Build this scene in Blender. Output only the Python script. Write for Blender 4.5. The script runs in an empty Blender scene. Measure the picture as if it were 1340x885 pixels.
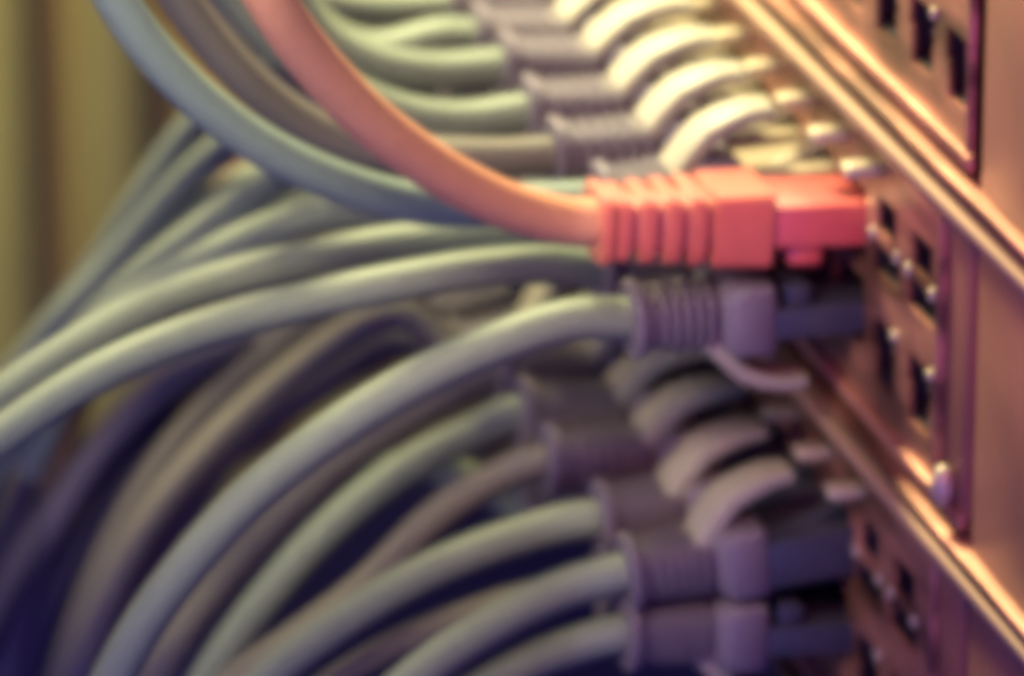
import bpy, bmesh, math, random
from mathutils import Vector, Matrix
random.seed(7)
sc = bpy.context.scene
col = sc.collection
MM = 0.001
R = math.radians

# ------------------------------------------------------------------ camera
F = 8000.0                       # focal length in photo pixels (photo is 1340 wide)
PITCH, YAW, DIST = R(20.1), R(14.3), 0.755
fwd = Vector((math.sin(YAW)*math.cos(PITCH), math.cos(YAW)*math.cos(PITCH), -math.sin(PITCH)))
right = Vector((math.cos(YAW), -math.sin(YAW), 0))
up = right.cross(fwd)
CAM = -(right*((1114-670)/F) + up*((442.5-255)/F) + fwd)*DIST
cam = bpy.data.cameras.new('camera')
cam.sensor_width = 36; cam.lens = F/1340*36
cam.clip_start = 0.01; cam.clip_end = 20
cam.dof.use_dof = True
cam.dof.focus_distance = 0.685
cam.dof.aperture_fstop = cam.lens/12.0
camo = bpy.data.objects.new('camera', cam); col.objects.link(camo)
M = Matrix.Identity(4)
for i in range(3):
    M[i][0] = right[i]; M[i][1] = up[i]; M[i][2] = -fwd[i]; M[i][3] = CAM[i]
camo.matrix_world = M
sc.camera = camo

def at(px, py, ymm):
    """point in the place, on the vertical sheet y = ymm, seen at that spot of the photograph"""
    d = fwd + right*((px-670)/F) + up*((442.5-py)/F)
    t = (ymm*MM - CAM.y)/d.y
    return CAM + d*t

# ------------------------------------------------------------------ world, lamps, exposure
w = bpy.data.worlds.new('World'); sc.world = w; w.use_nodes = True
bg = w.node_tree.nodes['Background']
bg.inputs[0].default_value = (0.09, 0.065, 0.42, 1); bg.inputs[1].default_value = 0.85

def area(name, loc, target, size, power, color, sizey=None):
    l = bpy.data.lights.new(name, 'AREA'); l.shape = 'RECTANGLE'
    l.size = size; l.size_y = sizey or size; l.energy = power; l.color = color
    o = bpy.data.objects.new(name, l); col.objects.link(o)
    o.location = loc
    o.rotation_euler = (Vector(target)-Vector(loc)).to_track_quat('-Z', 'Y').to_euler()
    return o
area('key_lamp', (-0.042, 0.120, 0.150), (-0.02, 0.02, 0.0), 0.04, 1.0, (1.0, 0.93, 0.46))
area('added_backlight', (-0.10, 0.24, 0.15), (-0.06, 0.0, -0.01), 0.10, 0.35, (0.98, 0.96, 0.48))  # added backlight, gives the tops a pale grazing sheen
ll = area('left_lamp', (-0.135, -0.11, 0.12), (-0.085, -0.02, 0.035), 0.04, 0.027, (1.0, 0.93, 0.55)); ll.data.spread = R(50)
area('added_fill', (-0.35, -0.55, -0.12), (0, 0, 0), 0.5, 1.0, (0.18, 0.17, 1.0))  # added blue fill without a known source, lifts shadows and undersides to navy
sl = area('side_lamp', (-0.33, -0.15, 0.07), (-0.02, 0.015, -0.03), 0.05, 0.008, (1.0, 0.86, 0.62)); sl.data.spread = R(24)
pl = area('panel_lamp', (-0.05, -0.17, 0.10), (0.0, -0.04, 0.01), 0.06, 0.014, (1.0, 0.24, 0.30)); pl.data.spread = R(60)
rl = area('added_door_light', (-0.22, 0.40, 0.14), (-0.19, 0.62, 0.02), 0.15, 2.4, (1.0, 0.85, 0.42)); rl.data.spread = R(90)  # added lamp without a known source, brightens only the door behind

sc.view_settings.view_transform = 'Standard'; sc.view_settings.look = 'None'
sc.view_settings.exposure = 0; sc.view_settings.gamma = 1
sc.cycles.use_denoising = True
sc.cycles.pixel_filter_type = 'BLACKMAN_HARRIS'
sc.cycles.filter_width = 10.0
sc.cycles.max_bounces = 6
sc.cycles.diffuse_bounces = 0

# ------------------------------------------------------------------ materials
def mat(name, base, rough=0.5, metal=0.0, spec=0.5, coat=0.0, var=0.12, scale=400, bump=0.0, stretch=(1,1,1), sss=0.0, trans=0.0):
    m = bpy.data.materials.new(name); m.use_nodes = True
    n, L = m.node_tree.nodes, m.node_tree.links
    p = n['Principled BSDF']
    tc = n.new('ShaderNodeTexCoord'); mp = n.new('ShaderNodeMapping'); mp.inputs['Scale'].default_value = stretch
    no = n.new('ShaderNodeTexNoise'); no.inputs['Scale'].default_value = scale; no.inputs['Detail'].default_value = 4
    mx = n.new('ShaderNodeMix'); mx.data_type = 'RGBA'
    L.new(tc.outputs['Object'], mp.inputs[0]); L.new(mp.outputs[0], no.inputs['Vector'])
    if var > 0.6:        # worn metal: patchy rather than evenly mixed
        mr = n.new('ShaderNodeMapRange'); mr.inputs[1].default_value = 0.38; mr.inputs[2].default_value = 0.62
        L.new(no.outputs['Fac'], mr.inputs[0]); L.new(mr.outputs[0], mx.inputs[0])
    else:
        L.new(no.outputs['Fac'], mx.inputs[0])
    mx.inputs[6].default_value = (*[c*(1-var) for c in base], 1)
    mx.inputs[7].default_value = (*[min(1, c*(1+var)) for c in base], 1)
    L.new(mx.outputs[2], p.inputs['Base Color'])
    rr = n.new('ShaderNodeMapRange'); rr.inputs[3].default_value = max(0, rough-0.06); rr.inputs[4].default_value = rough+0.06
    L.new(no.outputs['Fac'], rr.inputs[0]); L.new(rr.outputs[0], p.inputs['Roughness'])
    p.inputs['Metallic'].default_value = metal
    p.inputs['Specular IOR Level'].default_value = spec
    p.inputs['Coat Weight'].default_value = coat; p.inputs['Coat Roughness'].default_value = 0.3
    p.inputs['Transmission Weight'].default_value = trans
    if sss:
        p.inputs['Subsurface Weight'].default_value = sss
        p.inputs['Subsurface Radius'].default_value = (1, .4, .2); p.inputs['Subsurface Scale'].default_value = 0.002
    if bump:
        b = n.new('ShaderNodeBump'); b.inputs['Strength'].default_value = bump; b.inputs['Distance'].default_value = 0.0003
        L.new(no.outputs['Fac'], b.inputs['Height']); L.new(b.outputs[0], p.inputs['Normal'])
    return m
GREY = mat('grey_jacket', (0.235, 0.265, 0.22), 0.55, spec=0.35, bump=0.2)
GREYD = mat('shade_toned_grey_jacket', (0.095, 0.075, 0.13), 0.5, bump=0.2)  # grey jacket with the shade between cables put into its colour
BLUE = mat('blue_grey_jacket', (0.26, 0.32, 0.29), 0.55, spec=0.35, bump=0.2)
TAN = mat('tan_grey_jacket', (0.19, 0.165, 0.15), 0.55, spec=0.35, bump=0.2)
DARKJ = mat('deep_shade_jacket', (0.040, 0.030, 0.085), 0.55, spec=0.3)  # jacket colour darkened and blued to stand for deep shade in the bundle
OCHRE = mat('ochre_jacket', (0.22, 0.14, 0.05), 0.5)
BROWN = mat('brown_jacket', (0.30, 0.15, 0.09), 0.5)
REDJ = mat('red_jacket', (0.90, 0.40, 0.24), 0.55, spec=0.35, bump=0.2)
REDB = mat('red_boot', (0.92, 0.19, 0.14), 0.45, spec=1.0, coat=0.8, sss=0.2)
REDP = mat('red_clear_plug', (0.90, 0.14, 0.13), 0.4, spec=1.0, coat=.8)
BOOT = mat('grey_boot', (0.21, 0.17, 0.23), 0.5, spec=0.5, sss=0.1)
GUARD = mat('pale_guard_plastic', (0.47, 0.42, 0.36), 0.5, spec=0.4, sss=0.1)
CLEAR = mat('lit_clear_plug', (0.46, 0.36, 0.26), 0.35, spec=0.6)  # lit copy of the clear plastic, golden light put into the base colour
PLUG = mat('shaded_clear_plug', (0.06, 0.06, 0.10), 0.25, spec=0.6)  # shaded copy of the same clear plastic, shade put into the base colour
STEEL = mat('copper_tinted_steel', (0.46, 0.20, 0.14), 0.42, metal=0.4, var=0.62, scale=170, bump=0.25, stretch=(1, .25, 1))
STEEL2 = mat('brushed_edge_steel', (0.52, 0.32, 0.22), 0.62, metal=0.15, var=0.3, scale=150, stretch=(1, .2, 1))
POST = mat('painted_rack_post', (0.42, 0.17, 0.13), 0.5, metal=0.2, var=0.5, scale=50)
GOLD = mat('gilded_contact', (0.72, 0.60, 0.44), 0.4, metal=0.3)
DARK = mat('dark_port_plastic', (0.012, 0.012, 0.03), 0.6, var=0.3)
GAP = mat('dark_recess_fill', (0.06, 0.03, 0.07), 0.6)  # one dark colour for the bars that fill the grooves
FLOOR = mat('navy_cabinet_floor', (0.012, 0.009, 0.07), 0.7, scale=30)
WALL1 = mat('olive_door', (0.31, 0.29, 0.115), 0.7, scale=12, var=0.25)
WALL2 = mat('brown_slat', (0.32, 0.22, 0.10), 0.7, scale=12, var=0.25)

# ------------------------------------------------------------------ mesh helpers
def box(bm, x0, x1, y0, y1, z0, z1, bev=0.0, mtx=None):
    vs = [bm.verts.new((x*MM, y*MM, z*MM)) for x in (x0, x1) for y in (y0, y1) for z in (z0, z1)]
    fs = [bm.faces.new([vs[i] for i in q]) for q in ((0,1,3,2), (4,6,7,5), (0,4,5,1), (2,3,7,6), (0,2,6,4), (1,5,7,3))]
    if mtx is not None:
        for v in vs: v.co = mtx @ v.co
    if bev:
        es = list({e for f in fs for e in f.edges})
        bmesh.ops.bevel(bm, geom=es, offset=bev*MM, segments=2, affect='EDGES', profile=0.5)

def ring_loft(bm, rings, cap=True):
    """join successive closed rings of points"""
    vr = [[bm.verts.new(p) for p in r] for r in rings]
    n = len(vr[0])
    for a, b in zip(vr, vr[1:]):
        for k in range(n):
            bm.faces.new((a[k], a[(k+1) % n], b[(k+1) % n], b[k]))
    if cap:
        bm.faces.new(vr[0][::-1]); bm.faces.new(vr[-1])

def sect(x, hy, hz, r, n=20, oz=0.0, p=3.0):
    """superellipse section in the local yz plane (mm)"""
    out = []
    for k in range(n):
        t = 2*math.pi*k/n
        c, s = math.cos(t), math.sin(t)
        out.append(Vector((x*MM, math.copysign(abs(c)**(2/p), c)*hy*MM, (oz+math.copysign(abs(s)**(2/p), s)*hz)*MM)))
    return out

def mesh(name, bm, m, smooth=True):
    bmesh.ops.recalc_face_normals(bm, faces=bm.faces)
    me = bpy.data.meshes.new(name); bm.to_mesh(me); bm.free()
    me.materials.append(m)
    if smooth:
        for p in me.polygons: p.use_smooth = True
        me.set_sharp_from_angle(angle=R(38))
    return me

def obj(name, me, parent=None, loc=None):
    o = bpy.data.objects.new(name, me); col.objects.link(o)
    if parent: o.parent = parent
    if loc is not None: o.location = Vector(loc)*MM
    return o

def empty(name, label, cat, loc=(0,0,0), group=None, kind=None):
    o = bpy.data.objects.new(name, None); col.objects.link(o); o.empty_display_size = 0.005
    o.location = loc; o['label'] = label; o['category'] = cat
    if group: o['group'] = group
    if kind: o['kind'] = kind
    return o

def tube_rings(pts, rad, n=14, step=0.0015):
    """smooth tube through points (Catmull-Rom, parallel transport)"""
    P = [pts[0]*2-pts[1]] + pts + [pts[-1]*2-pts[-2]]
    path = []
    for i in range(1, len(P)-2):
        p0, p1, p2, p3 = P[i-1:i+3]
        # centripetal parametrisation
        t0 = 0; t1 = t0+max((p1-p0).length, 1e-6)**.5; t2 = t1+max((p2-p1).length, 1e-6)**.5; t3 = t2+max((p3-p2).length, 1e-6)**.5
        k = max(4, int((p2-p1).length/step/1.6))
        for j in range(k):
            t = t1+(t2-t1)*j/k
            A1 = p0*((t1-t)/(t1-t0))+p1*((t-t0)/(t1-t0)); A2 = p1*((t2-t)/(t2-t1))+p2*((t-t1)/(t2-t1)); A3 = p2*((t3-t)/(t3-t2))+p3*((t-t2)/(t3-t2))
            B1 = A1*((t2-t)/(t2-t0))+A2*((t-t0)/(t2-t0)); B2 = A2*((t3-t)/(t3-t1))+A3*((t-t1)/(t3-t1))
            path.append(B1*((t2-t)/(t2-t1))+B2*((t-t1)/(t2-t1)))
    path.append(pts[-1])
    for _ in range(6):      # relax kinks
        path = [path[0]]+[(path[i-1]+path[i]*2+path[i+1])/4 for i in range(1, len(path)-1)]+[path[-1]]
    rings = []; nrm = None
    for i, p in enumerate(path):
        tg = (path[min(i+1, len(path)-1)]-path[max(i-1, 0)]).normalized()
        if nrm is None: nrm = tg.orthogonal().normalized()
        nrm = (nrm-tg*nrm.dot(tg)).normalized(); bn = tg.cross(nrm)
        rings.append([p+(nrm*math.cos(2*math.pi*k/n)+bn*math.sin(2*math.pi*k/n))*rad*MM for k in range(n)])
    return rings

# ------------------------------------------------------------------ setting
bm = bmesh.new(); box(bm, -900, 900, -300, 1200, -282, -278)
o = obj('floor', mesh('floor', bm, FLOOR, False)); o['kind'] = 'structure'
# slatted cabinet door far behind (blurred), its boards one by one
door = empty('cabinet_door', 'blurred olive and brown slatted cabinet door far behind the cables', 'cabinet door', (-0.15, 0.62, -0.278))
bm = bmesh.new(); box(bm, -450, 450, 0, 6, 0, 550); obj('backing_board', mesh('backing_board', bm, WALL2, False), door)
bm = bmesh.new(); box(bm, -450, 450, -12, -0.2, 312, 550); obj('top_rail', mesh('top_rail', bm, WALL2, False), door)
bm = bmesh.new(); box(bm, -450, 450, -16, -0.2, 283, 308, 2); obj('middle_rail', mesh('middle_rail', bm, WALL1, False), door)
bm = bmesh.new(); box(bm, -7, 7, -10, -0.2, 0, 282, 2); slat_me = mesh('slat', bm, WALL1, False)
for k in range(26):
    obj('slat', slat_me, door, (-325+k*26, 0, 0))

# ------------------------------------------------------------------ the switches (three rack units)
PITCHY = 14.0
def plate_with_holes(x0, x1, y0, y1, z0, z1, holes):
    ys = sorted({y0, y1, *[h[0] for h in holes], *[h[1] for h in holes]})
    zs = sorted({z0, z1, *[h[2] for h in holes], *[h[3] for h in holes]})
    def solid(i, j):
        if i < 0 or j < 0 or i >= len(ys)-1 or j >= len(zs)-1: return False
        cy, cz = (ys[i]+ys[i+1])/2, (zs[j]+zs[j+1])/2
        return not any(h[0] < cy < h[1] and h[2] < cz < h[3] for h in holes)
    bm = bmesh.new(); cache = {}
    def V(x, y, z):
        k = (x, y, z)
        if k not in cache: cache[k] = bm.verts.new((x*MM, y*MM, z*MM))
        return cache[k]
    for i in range(len(ys)-1):
        for j in range(len(zs)-1):
            if not solid(i, j): continue
            a, b, c, d = ys[i], ys[i+1], zs[j], zs[j+1]
            bm.faces.new((V(x0,a,c), V(x0,b,c), V(x0,b,d), V(x0,a,d)))
            bm.faces.new((V(x1,a,c), V(x1,a,d), V(x1,b,d), V(x1,b,c)))
            if not solid(i-1, j): bm.faces.new((V(x0,a,c), V(x0,a,d), V(x1,a,d), V(x1,a,c)))
            if not solid(i+1, j): bm.faces.new((V(x0,b,c), V(x1,b,c), V(x1,b,d), V(x0,b,d)))
            if not solid(i, j-1): bm.faces.new((V(x0,a,c), V(x1,a,c), V(x1,b,c), V(x0,b,c)))
            if not solid(i, j+1): bm.faces.new((V(x0,a,d), V(x0,b,d), V(x1,b,d), V(x1,a,d)))
    return bm

# shared pieces of one port; local origin = port centre on the face
def port_piece(flip):
    s = -1 if flip else 1
    z = lambda a, b: (min(s*a, s*b), max(s*a, s*b))
    bm = bmesh.new()                      # dark well, open to the front
    za, zb = z(-6.6, 6.7)
    box(bm, 0.7, 12, -6.3, -5.7, za, zb); box(bm, 0.7, 12, 5.7, 6.2, za, zb)
    box(bm, 0.7, 12, -5.7, 5.7, za, za+.5); box(bm, 0.7, 12, -5.7, 5.7, zb-.5, zb)
    box(bm, 11, 12.2, -5.7, 5.7, za+.5, zb-.5)
    return mesh('port', bm, DARK, False)
PORT = {False: port_piece(False), True: port_piece(True)}
def spring_piece(flip):
    s = -1 if flip else 1
    bm = bmesh.new()
    z = (-2.5, -0.9) if not flip else (0.9, 2.3)
    box(bm, -0.6, 0.5, -5.6, -4.5, z[0], z[1], .3)
    if not flip: box(bm, -0.6, 0.5, 3.9, 4.9, z[0], z[1], .3)
    return mesh('divider', bm, GOLD, False)
SPRING = {False: spring_piece(False), True: spring_piece(True)}
bm = bmesh.new()
for k in range(8): box(bm, 2.5, 10, -3.7+k*1.0, -3.3+k*1.0, -3.6, -3.2)
CONTACTS = mesh('contacts', bm, GOLD, False)
bm = bmesh.new()
box(bm, -4.4, 0.3, -1.5, 1.5, -.8, .8, .35); TAB = mesh('shield_tab', bm, GOLD)

ZROW = -1.8
def switch(z0, yoff, label, near, occupied, face_end=-38.0):
    root = empty('network_switch', label, 'network switch', (0, yoff*MM, z0*MM), 'rack mounted network switches')
    Y0, Y1 = face_end-yoff, 178.0
    YE = -50.5-yoff
    idx = range(near, 12)
    holes = []
    for i in idx:
        y = i*PITCHY
        if (0, i) in occupied: holes.append((y-6.2, y+6.2, ZROW-5.0, ZROW+4.4))
        else: holes += [(y-4.2, y+4.0, -0.9, 3.7), (y-5.7, y+5.3, -6.2, -2.3)]
        if (1, i) in occupied: holes.append((y-6.2, y+6.2, -13.5-4.4, -13.5+4.6))
        else: holes += [(y-4.9, y+4.7, -16.0, -11.9), (y-4.6, y+3.6, -20.3, -16.0)]
    obj('face_plate', mesh('face_plate', plate_with_holes(0, 0.6, Y0, Y1, -24.2, 9.6, holes), STEEL, False), root)
    # lips, grooves and flange around the face
    def bar(name, x0, x1, y0, y1, z0_, z1_, m, bev=.3):
        bm = bmesh.new(); box(bm, x0, x1, y0, y1, z0_, z1_, bev); obj(name, mesh(name, bm, m), root)
    bar('top_lip', -2.6, 30, -96, 182, 11.9, 13.5, STEEL2, .4)
    bar('inner_frame', -1.0, 1.0, YE+3.2, Y1, 9.7, 11.7, STEEL, .5)
    bar('bottom_frame', -1.1, 1.0, YE+3.2, Y1, -26.4, -24.4, STEEL, .5)
    bar('bottom_lip', -2.2, 30, -96, 182, -28.9, -27.6, STEEL, .4)
    bar('side_frame', -0.2, 1.2, YE+3.2, Y0-.3, -26.3, 11.6, POST, .4)
    bar('side_edge', -1.2, 1.0, Y0-.25, Y0+.9, -24.2, 9.6, STEEL, .4)
    bar('groove', 1.3, 30, YE, Y1, -27.5, -24.5, GAP, 0)
    bar('groove', 1.3, 30, YE, Y1, 9.8, 11.8, GAP, 0)
    bar('chassis', 13, 150, Y0-2, Y1, -24.0, 9.5, STEEL, .2)
    bar('groove', 2.5, 12, YE-.2, YE+3.1, -27.4, 11.7, GAP, 0)
    bar('ear_plate', -.6, 1.0, -96, YE-.3, -27.4, 11.7, POST, .3)
    for i in idx:
        for row, z in ((0, 0.0), (1, -13.5)):
            p = obj('port', PORT[row == 1], root, (0, i*PITCHY, z))
            if (row, i) not in occupied:
                obj('divider', SPRING[row == 1], p); obj('contacts', CONTACTS, p)
        if i < 0: continue
        t = obj('shield_tab', TAB, root, (0, i*PITCHY-10.3, 6.9))
    if z0 != ZM: return root
    bm = bmesh.new()
    bmesh.ops.create_uvsphere(bm, u_segments=20, v_segments=10, radius=2.2*MM)
    bmesh.ops.scale(bm, vec=(.7, .8, 1.2), verts=bm.verts)
    obj('screw_head', mesh('screw_head', bm, GOLD), root, (-1.4, -42.5, -22.3))
    return root

# ------------------------------------------------------------------ plugs with their cables
class Frame: pass
def rib_rings(x0, x1, hy, hz, p):
    b = .22
    return [sect(x0, hy-b, hz-b, 0, p=p), sect(x0+b, hy, hz, 0, p=p), sect(x1-b, hy, hz, 0, p=p), sect(x1, hy-b, hz-b, 0, p=p)]

def patch_cable(row, i, z0, yoff_, end, path, jacket, label, red=False, rad=2.55, group='grey patch cables plugged into the switches', up_latch=None):
    yoff = yoff_ if z0 == ZM else 1.5
    latch_up = (row == 0) if up_latch is None else up_latch
    s = 1 if latch_up else -1
    org = Vector((0, (i*PITCHY+yoff)*MM, (z0+(-13.5 if row else ZROW-(0.9 if red else 0)))*MM))
    yw = i*PITCHY+yoff
    if end is None:
        E = org+Vector((-28.5+random.uniform(-1, 1), random.uniform(-1.5, 1.5), -3.0+random.uniform(-1.5, 1)))*MM
    else:
        E = at(end[0], end[1], yw)
    X = (org-E); L = X.length/MM; X.normalize()
    Yv = Vector((0, 0, 1)).cross(X).normalized(); Z = X.cross(Yv)
    root = empty('patch_cable', label, 'network cable', (0, 0, 0), group)
    m = Matrix.Identity(4)
    for k in range(3): m[k][0] = X[k]; m[k][1] = Yv[k]; m[k][2] = Z[k]; m[k][3] = org[k]
    root.matrix_world = m
    inv = m.inverted()
    BM, PM = (REDB, REDP) if red else (BOOT, CLEAR if (row == 0 and z0 == ZM) else PLUG)
    k = (L-15.5)/13.0 if not red else (L-19.0)/14.5       # stretch of the sleeve
    if red:
        # square boot: block, four fat ribs, end collar
        bm = bmesh.new()
        ring_loft(bm, [sect(-19.2, 5.7, 4.4, 0, p=6), sect(-18.9, 6.1, 4.75, 0, p=8), sect(-11.9, 6.2, 4.9, 0, p=9), sect(-11.5, 5.9, 4.6, 0, p=8)])
        ring_loft(bm, [sect(-L, 3.6, 3.2, 0, p=3), sect(-L+2, 4.0, 3.2, 0, p=4), sect(-19.0, 4.7, 3.6, 0, p=5)])
        boot = obj('boot', mesh('boot', bm, BM), root)
        n = 4; w_ = (L-19.0-1.2)/n
        for j in range(n):
            x = -L+1.0+j*w_
            g = j/(n-1)
            bm = bmesh.new(); ring_loft(bm, rib_rings(x+.15, x+w_-.95, 5.0+.9*g, 4.1+.5*g, 6)); obj('rib', mesh('rib', bm, BM), boot)
        bm = bmesh.new(); ring_loft(bm, rib_rings(-L-.6, -L+.8, 5.3, 4.5, 5)); obj('collar', mesh('collar', bm, BM), boot)
        bm = bmesh.new()
        box(bm, -11.4, 5, -5.85, 5.85, -2.0, 3.4, .35)
        plug = obj('plug_body', mesh('plug_body', bm, PM), root)
        bm = bmesh.new()
        box(bm, -9.2, -4.6, -4.6, 4.6, -5.0, -2.05, .8); obj('latch', mesh('latch', bm, PM), plug)
    else:
        bm = bmesh.new()
        ring_loft(bm, [sect(-17.6, 4.6, 3.7, 0, p=4), sect(-16.2, 5.9, 4.5, 0, p=7), sect(-15.8, 6.1, 4.7, 0, p=8), sect(-11.6, 6.1, 4.7, 0, p=8), sect(-11.2, 5.8, 4.4, 0, p=8)])
        ring_loft(bm, [sect(-L, 3.0, 3.0, 0, p=2.2), sect(-L+3, 3.2, 3.1, 0, p=2.5), sect(-17.0, 3.5, 3.1, 0, p=3.5)])
        boot = obj('boot', mesh('boot', bm, BM), root)
        x_a, x_b = -L+1.5, -17.9
        n = 6; w_ = (x_b-x_a)/n
        for j in range(n):
            x = x_a+j*w_; g = j/(n-1)
            bm = bmesh.new(); ring_loft(bm, rib_rings(x, x+w_*.52, 4.15+.7*g, 4.05+.3*g, 3)); obj('rib', mesh('rib', bm, BM), boot)
        bm = bmesh.new(); ring_loft(bm, rib_rings(-L-.5, -L+.8, 4.9, 4.8, 2.6)); obj('collar', mesh('collar', bm, BM), boot)
        # arched guard over the latch
        bm = bmesh.new(); rings = []
        ctrl = [(-19.0, 2.6), (-17.2, 4.8), (-14.6, 7.6), (-11.8, 8.9), (-9.0, 9.6), (-6.2, 9.6)]
        for j, (x, z) in enumerate(ctrl):
            a = ctrl[max(j-1, 0)]; b = ctrl[min(j+1, len(ctrl)-1)]
            tx, tz = b[0]-a[0], b[1]-a[1]; q = math.hypot(tx, tz); nx, nz = -tz/q, tx/q
            h = (1.3, 1.35, 1.3, 1.2, 1.05, .8)[j]; hw = (3.9, 3.8, 3.6, 3.4, 3.2, 2.8)[j]
            rg = []
            for t in range(12):
                an = 2*math.pi*t/12; c, sn = math.cos(an), math.sin(an)
                yy = math.copysign(abs(c)**.5, c)*hw; hh = math.copysign(abs(sn)**.5, sn)*h
                rg.append(Vector(((x+nx*hh)*MM, yy*MM, s*(z+nz*hh)*MM)))
            rings.append(rg)
        ring_loft(bm, rings); obj('latch_guard', mesh('latch_guard', bm, GUARD), boot)
        bm = bmesh.new(); box(bm, -11.1, 5, -5.85, 5.85, *((-3.6, 2.6) if s > 0 else (-2.6, 1.4)), .35)
        if s < 0: box(bm, -9.6, -6.4, -5.2, 4.6, 1.4, 4.2, .5)
        plug = obj('plug_body', mesh('plug_body', bm, PM), root)
        bm = bmesh.new()
        mt = Matrix.Rotation(R(-14*s), 4, 'Y')
        box(bm, -11.5, 1.5, -1.6, 1.6, s*3.6-.4, s*3.6+.4, .2, mt)
        obj('latch', mesh('latch', bm, PM), plug)
    # the jacket, from inside the boot along its path
    pts = [org-X*(L-4)*MM, org-X*(L+1.5)*MM]
    prev = yw
    for q in path:
        y = q[2] if len(q) > 2 else prev
        prev = y
        pts.append(at(q[0], q[1], y))
    pts = [inv @ p for p in pts]
    bm = bmesh.new(); ring_loft(bm, tube_rings(pts, rad)); obj('jacket', mesh('jacket', bm, jacket), root)
    return root

def loose_cable(path, jacket, label, rad=2.5, group='cables hanging behind the front bundle'):
    pts = [at(*q) for q in path]
    c = pts[0].copy()
    bm = bmesh.new(); ring_loft(bm, tube_rings([p-c for p in pts], rad))
    o = obj('loose_cable', mesh('loose_cable', bm, jacket)); o.location = c
    o['label'] = label; o['category'] = 'cable'; o['group'] = group
    return o

YU, YM, YL = 2.0, 0.0, 4.0
ZU, ZM, ZL = 44.5, 0.0, -43.5
T = []   # row, i, unit z, unit y, boot end px, path, jacket, label, extra
G1 = 'grey patch cables in the upper switch row'
G2 = 'grey patch cables in the lower switch'
T += [
 (0, 0, ZM, YM, (782, 291), [(740,291,0),(660,270,-3),(570,222,-8),(480,155,-14),(405,75,-20),(350,-5,-26),(310,-90,-30)], REDJ,
  'red patch cable with a ribbed red boot, the only red plug', dict(red=True, rad=3.0, group='red patch cable')),
 (0, 1, ZM, YM, (786, 262), [(700,266,14),(620,272,12),(540,268,10),(430,235,6),(330,185,2),(235,108,-2),(165,25,-5),(115,-70,-8)], BLUE,
  'pale blue grey cable sweeping up to the top left corner, plugged behind red plug', dict(rad=2.6, group=G1)),
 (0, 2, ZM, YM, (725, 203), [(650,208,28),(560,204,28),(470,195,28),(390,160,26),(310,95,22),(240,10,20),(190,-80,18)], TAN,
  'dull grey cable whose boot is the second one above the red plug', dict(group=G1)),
 (0, 3, ZM, YM, (690, 147), [(610,161,42),(530,152,42),(460,122,42),(400,85,40),(330,30,38),(270,-60,36)], GREY,
  'grey cable whose boot is the third one above the red plug', dict(group=G1)),
 (0, 4, ZM, YM, (657, 88), [(590,95,56),(520,90,56),(450,68,56),(400,30,56),(360,-50,56)], GREY,
  'grey cable whose boot is the fourth one above the red plug', dict(group=G1)),
 (0, 5, ZM, YM, (622, 50), [(570,45,70),(500,72,70),(430,48,70),(380,-10,70),(350,-60,70)], GREY,
  'grey cable whose boot is fifth above the red plug, partly hidden', dict(group=G1)),
 (0, 6, ZM, YM, (588, 8), [(520,12,84),(450,8,84),(380,-12,84),(330,-60,84)], GREY,
  'grey cable crossing the very top edge of the picture', dict(group=G1)),
 (1, 0, ZM, YM, (827, 418), [(760,414,0),(680,438,0),(590,474,0),(490,528,0),(400,590,0),(320,655,-2),(240,745,-4),(175,835,-6),(130,930,-8)], GREY,
  'bright grey cable arching down from the plug directly under the red plug', dict(rad=2.65, group='grey patch cables under the red plug')),
 (1, 1, ZM, YM, (787, 352), [(720,346,14),(640,350,14),(560,362,14),(400,394,14),(260,432,12),(120,492,8),(0,572,4),(-90,640,0)], GREY,
  'grey cable running left from just under the red boot, lower of the two long ones', dict(rad=2.45, group='grey patch cables under the red plug')),
 (1, 2, ZM, YM, (750, 312), [(690,306,28),(600,312,28),(520,318,28),(420,335,28),(320,358,28),(230,385,26),(120,440,22),(0,520,18),(-90,590,15)], GREY,
  'grey cable running left just above its long neighbour to the left picture edge', dict(rad=2.45, group='grey patch cables under the red plug')),
 (0, 0, ZL, YL, (822, 748), [(770,760,4),(700,786,3),(610,838,0),(530,895,-3),(470,960,-5)], GREY,
  'grey cable with the nearest arched boot of the lower switch', dict(rad=2.6, group=G2)),
 (0, 1, ZL, YL, (786, 677), [(730,686,18),(650,711,17),(560,747,16),(480,793,14),(400,846,12),(330,905,10),(290,960,10)], GREY,
  'grey cable with the second nearest arched boot of the lower switch', dict(rad=2.5, group=G2)),
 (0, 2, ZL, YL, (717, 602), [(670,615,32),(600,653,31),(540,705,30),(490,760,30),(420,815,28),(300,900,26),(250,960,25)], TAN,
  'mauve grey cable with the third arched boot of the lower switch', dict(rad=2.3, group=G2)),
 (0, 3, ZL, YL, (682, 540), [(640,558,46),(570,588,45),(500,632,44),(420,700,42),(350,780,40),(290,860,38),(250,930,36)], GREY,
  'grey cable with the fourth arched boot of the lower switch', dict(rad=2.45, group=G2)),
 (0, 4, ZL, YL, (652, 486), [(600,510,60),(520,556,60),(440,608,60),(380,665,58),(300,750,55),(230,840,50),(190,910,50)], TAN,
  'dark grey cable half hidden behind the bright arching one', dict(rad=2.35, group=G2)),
 (1, 0, ZL, YL, (820, 828), [(770,840,4),(710,860,3),(640,895,0),(560,950,-3)], GREY,
  'grey cable of the bottom right plug with its latch hanging down', dict(rad=2.5, group=G2)),
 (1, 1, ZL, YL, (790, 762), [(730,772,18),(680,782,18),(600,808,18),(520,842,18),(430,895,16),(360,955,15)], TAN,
  'thin tan grey cable between two brighter cables at the bottom', dict(rad=1.8, group=G2)),
]
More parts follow.
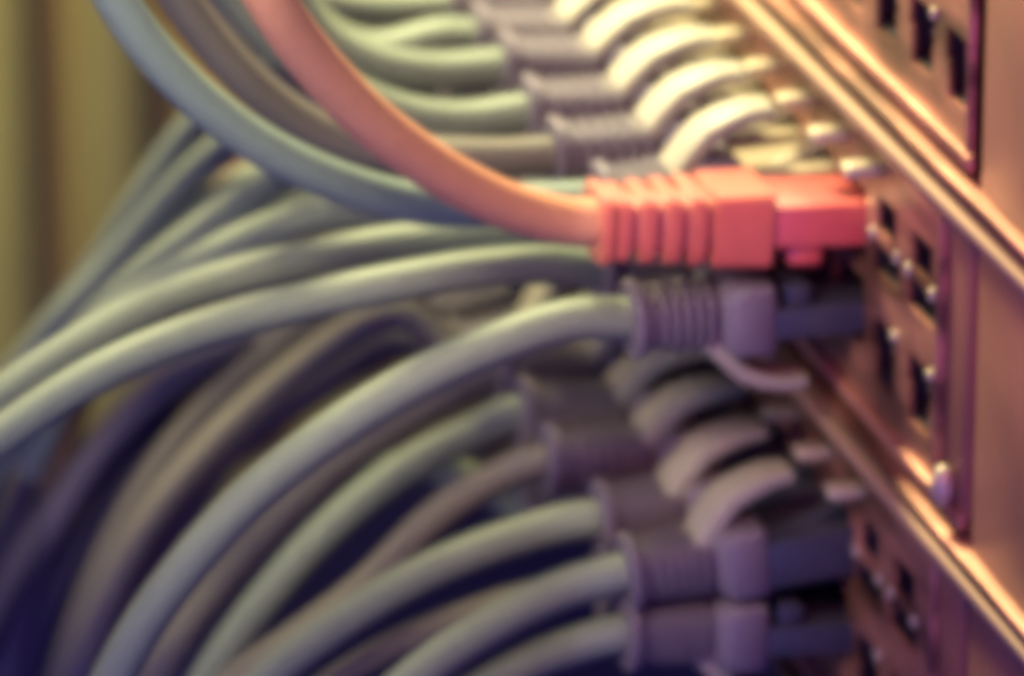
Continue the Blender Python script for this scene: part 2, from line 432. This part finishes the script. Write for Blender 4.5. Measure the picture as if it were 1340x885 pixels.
# plugs farther along the rows, mostly hidden in the dark of the bundle
far = [
 (1, 3, ZM, YM, [(600,265,44),(520,272,44),(430,275,46),(340,305,48),(260,345,50),(170,400,52),(60,500,54),(-40,620,56)], GREY, 'grey cable fanning left from behind the pale blue cable, upper of the fan'),
 (1, 4, ZM, YM, [(560,190,60),(470,195,62),(390,215,66),(310,270,70),(200,350,74),(110,440,78),(20,560,82),(-40,660,84)], GREY, 'grey cable emerging under the pale blue curve, middle of the fan'),
 (1, 6, ZM, YM, [(480,130,88),(390,150,92),(310,180,98),(245,235,104),(180,310,108),(120,380,110),(70,430,112),(20,540,116),(-40,700,120)], GREY, 'blurred grey cable at the left rim of the fan'),
 (1, 7, ZM, YM, [(450,60,104),(380,90,112),(300,125,118),(240,180,122),(190,255,124),(130,350,128),(60,440,132),(-40,570,136)], GREY, 'outermost blurred grey cable next to the brown door'),
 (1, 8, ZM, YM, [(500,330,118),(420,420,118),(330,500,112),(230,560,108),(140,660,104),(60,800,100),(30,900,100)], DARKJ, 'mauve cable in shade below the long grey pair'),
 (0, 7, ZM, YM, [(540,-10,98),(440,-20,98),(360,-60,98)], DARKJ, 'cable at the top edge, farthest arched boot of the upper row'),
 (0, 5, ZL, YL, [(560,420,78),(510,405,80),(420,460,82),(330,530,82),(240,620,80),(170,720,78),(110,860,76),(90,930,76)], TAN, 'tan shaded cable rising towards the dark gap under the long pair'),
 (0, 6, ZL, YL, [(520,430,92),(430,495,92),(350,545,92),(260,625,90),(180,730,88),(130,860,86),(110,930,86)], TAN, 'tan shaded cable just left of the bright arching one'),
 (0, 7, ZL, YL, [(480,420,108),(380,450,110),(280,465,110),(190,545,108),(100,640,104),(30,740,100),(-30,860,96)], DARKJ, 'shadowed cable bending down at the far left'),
 (1, 4, ZL, YL, [(560,600,62),(420,660,62),(330,730,60),(240,850,56),(200,930,54)], GREY, 'pale blurred cable merging with its neighbour at the bottom left'),
]
T += [(r_, i_, z_, y_, None, p_, j_, l_, dict(rad=2.4, group='cables from the far ports')) for r_, i_, z_, y_, p_, j_, l_ in far]
occM = {(t[0], t[1]) for t in T if t[2] == ZM}; occL = {(t[0], t[1]) for t in T if t[2] == ZL}
switch(ZU, YU, 'topmost copper tinted switch, empty black port holes at the top right corner', -3, set(), -47.0)
switch(ZM, YM, 'middle copper tinted switch holding the red plug, with empty ports beside it', -2, occM)
switch(ZL, YL, 'lowest switch in purple shade at the bottom right', -2, occL)
for t in T:
    patch_cable(t[0], t[1], t[2], t[3], t[4], t[5], t[6], t[7], **t[8])

loose_cable([(150,-60,60),(190,20,60),(240,95,60),(320,170,60),(400,215,60)], OCHRE, 'ochre yellow cable peeping out behind the pale blue curve', 2.4)
loose_cable([(190,560,150),(150,620,150),(105,680,150),(80,760,150),(70,900,150)], OCHRE, 'orange cable glimpsed in the dark lower left', 2.6)
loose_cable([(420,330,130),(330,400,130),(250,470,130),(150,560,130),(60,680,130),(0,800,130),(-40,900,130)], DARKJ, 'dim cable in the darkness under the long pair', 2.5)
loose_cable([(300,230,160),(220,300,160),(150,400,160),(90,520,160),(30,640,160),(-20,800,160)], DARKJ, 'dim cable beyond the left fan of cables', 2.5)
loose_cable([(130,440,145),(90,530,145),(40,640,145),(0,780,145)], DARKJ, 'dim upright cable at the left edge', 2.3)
loose_cable([(340,200,140),(250,290,140),(160,400,140),(100,520,140),(70,640,140)], BROWN, 'reddish brown cable glimpsed between pale fan cables', 2.3)
loose_cable([(280,-60,75),(330,20,75),(390,100,75),(460,170,75),(560,210,75)], GREYD, 'mauve cable behind the red curve at the top', 2.6)
loose_cable([(215,-60,45),(270,40,45),(340,120,45),(430,180,45),(540,215,45)], GREYD, 'mauve cable between the pale blue and the red curves', 2.6)

# ------------------------------------------------------------------ rack post beside the switches
post = empty('rack_post', 'upright brown metal rack post at the right edge', 'rack post', (0.004, -0.075, -0.21))
bm = bmesh.new(); box(bm, 0, 30, -60, 22, 0, 420, .8); obj('post_face', mesh('post_face', bm, POST), post)
bm = bmesh.new(); box(bm, -3.5, -.2, -60, 14, 0, 118, .6); obj('cover_strip', mesh('cover_strip', bm, POST), post)

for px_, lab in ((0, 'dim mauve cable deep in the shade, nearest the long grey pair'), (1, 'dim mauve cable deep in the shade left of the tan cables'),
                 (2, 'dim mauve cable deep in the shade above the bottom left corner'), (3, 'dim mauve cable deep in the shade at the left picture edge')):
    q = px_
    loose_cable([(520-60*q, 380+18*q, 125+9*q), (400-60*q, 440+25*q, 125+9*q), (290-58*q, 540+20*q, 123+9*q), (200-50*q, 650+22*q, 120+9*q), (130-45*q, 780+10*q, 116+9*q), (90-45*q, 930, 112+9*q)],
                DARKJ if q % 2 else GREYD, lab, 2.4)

loose_cable([(560,262,66),(470,262,68),(390,272,70),(310,300,74),(220,352,76),(140,425,78),(60,520,80),(-30,640,82)], GREY, 'pale cable of the fan, just above the long grey pair', 2.3, 'pale cables of the left fan')
loose_cable([(520,215,96),(430,218,98),(340,228,100),(280,262,104),(205,330,108),(150,400,110),(90,500,112),(40,620,114)], GREY, 'pale cable of the fan, starting right under the pale blue curve', 2.3, 'pale cables of the left fan')
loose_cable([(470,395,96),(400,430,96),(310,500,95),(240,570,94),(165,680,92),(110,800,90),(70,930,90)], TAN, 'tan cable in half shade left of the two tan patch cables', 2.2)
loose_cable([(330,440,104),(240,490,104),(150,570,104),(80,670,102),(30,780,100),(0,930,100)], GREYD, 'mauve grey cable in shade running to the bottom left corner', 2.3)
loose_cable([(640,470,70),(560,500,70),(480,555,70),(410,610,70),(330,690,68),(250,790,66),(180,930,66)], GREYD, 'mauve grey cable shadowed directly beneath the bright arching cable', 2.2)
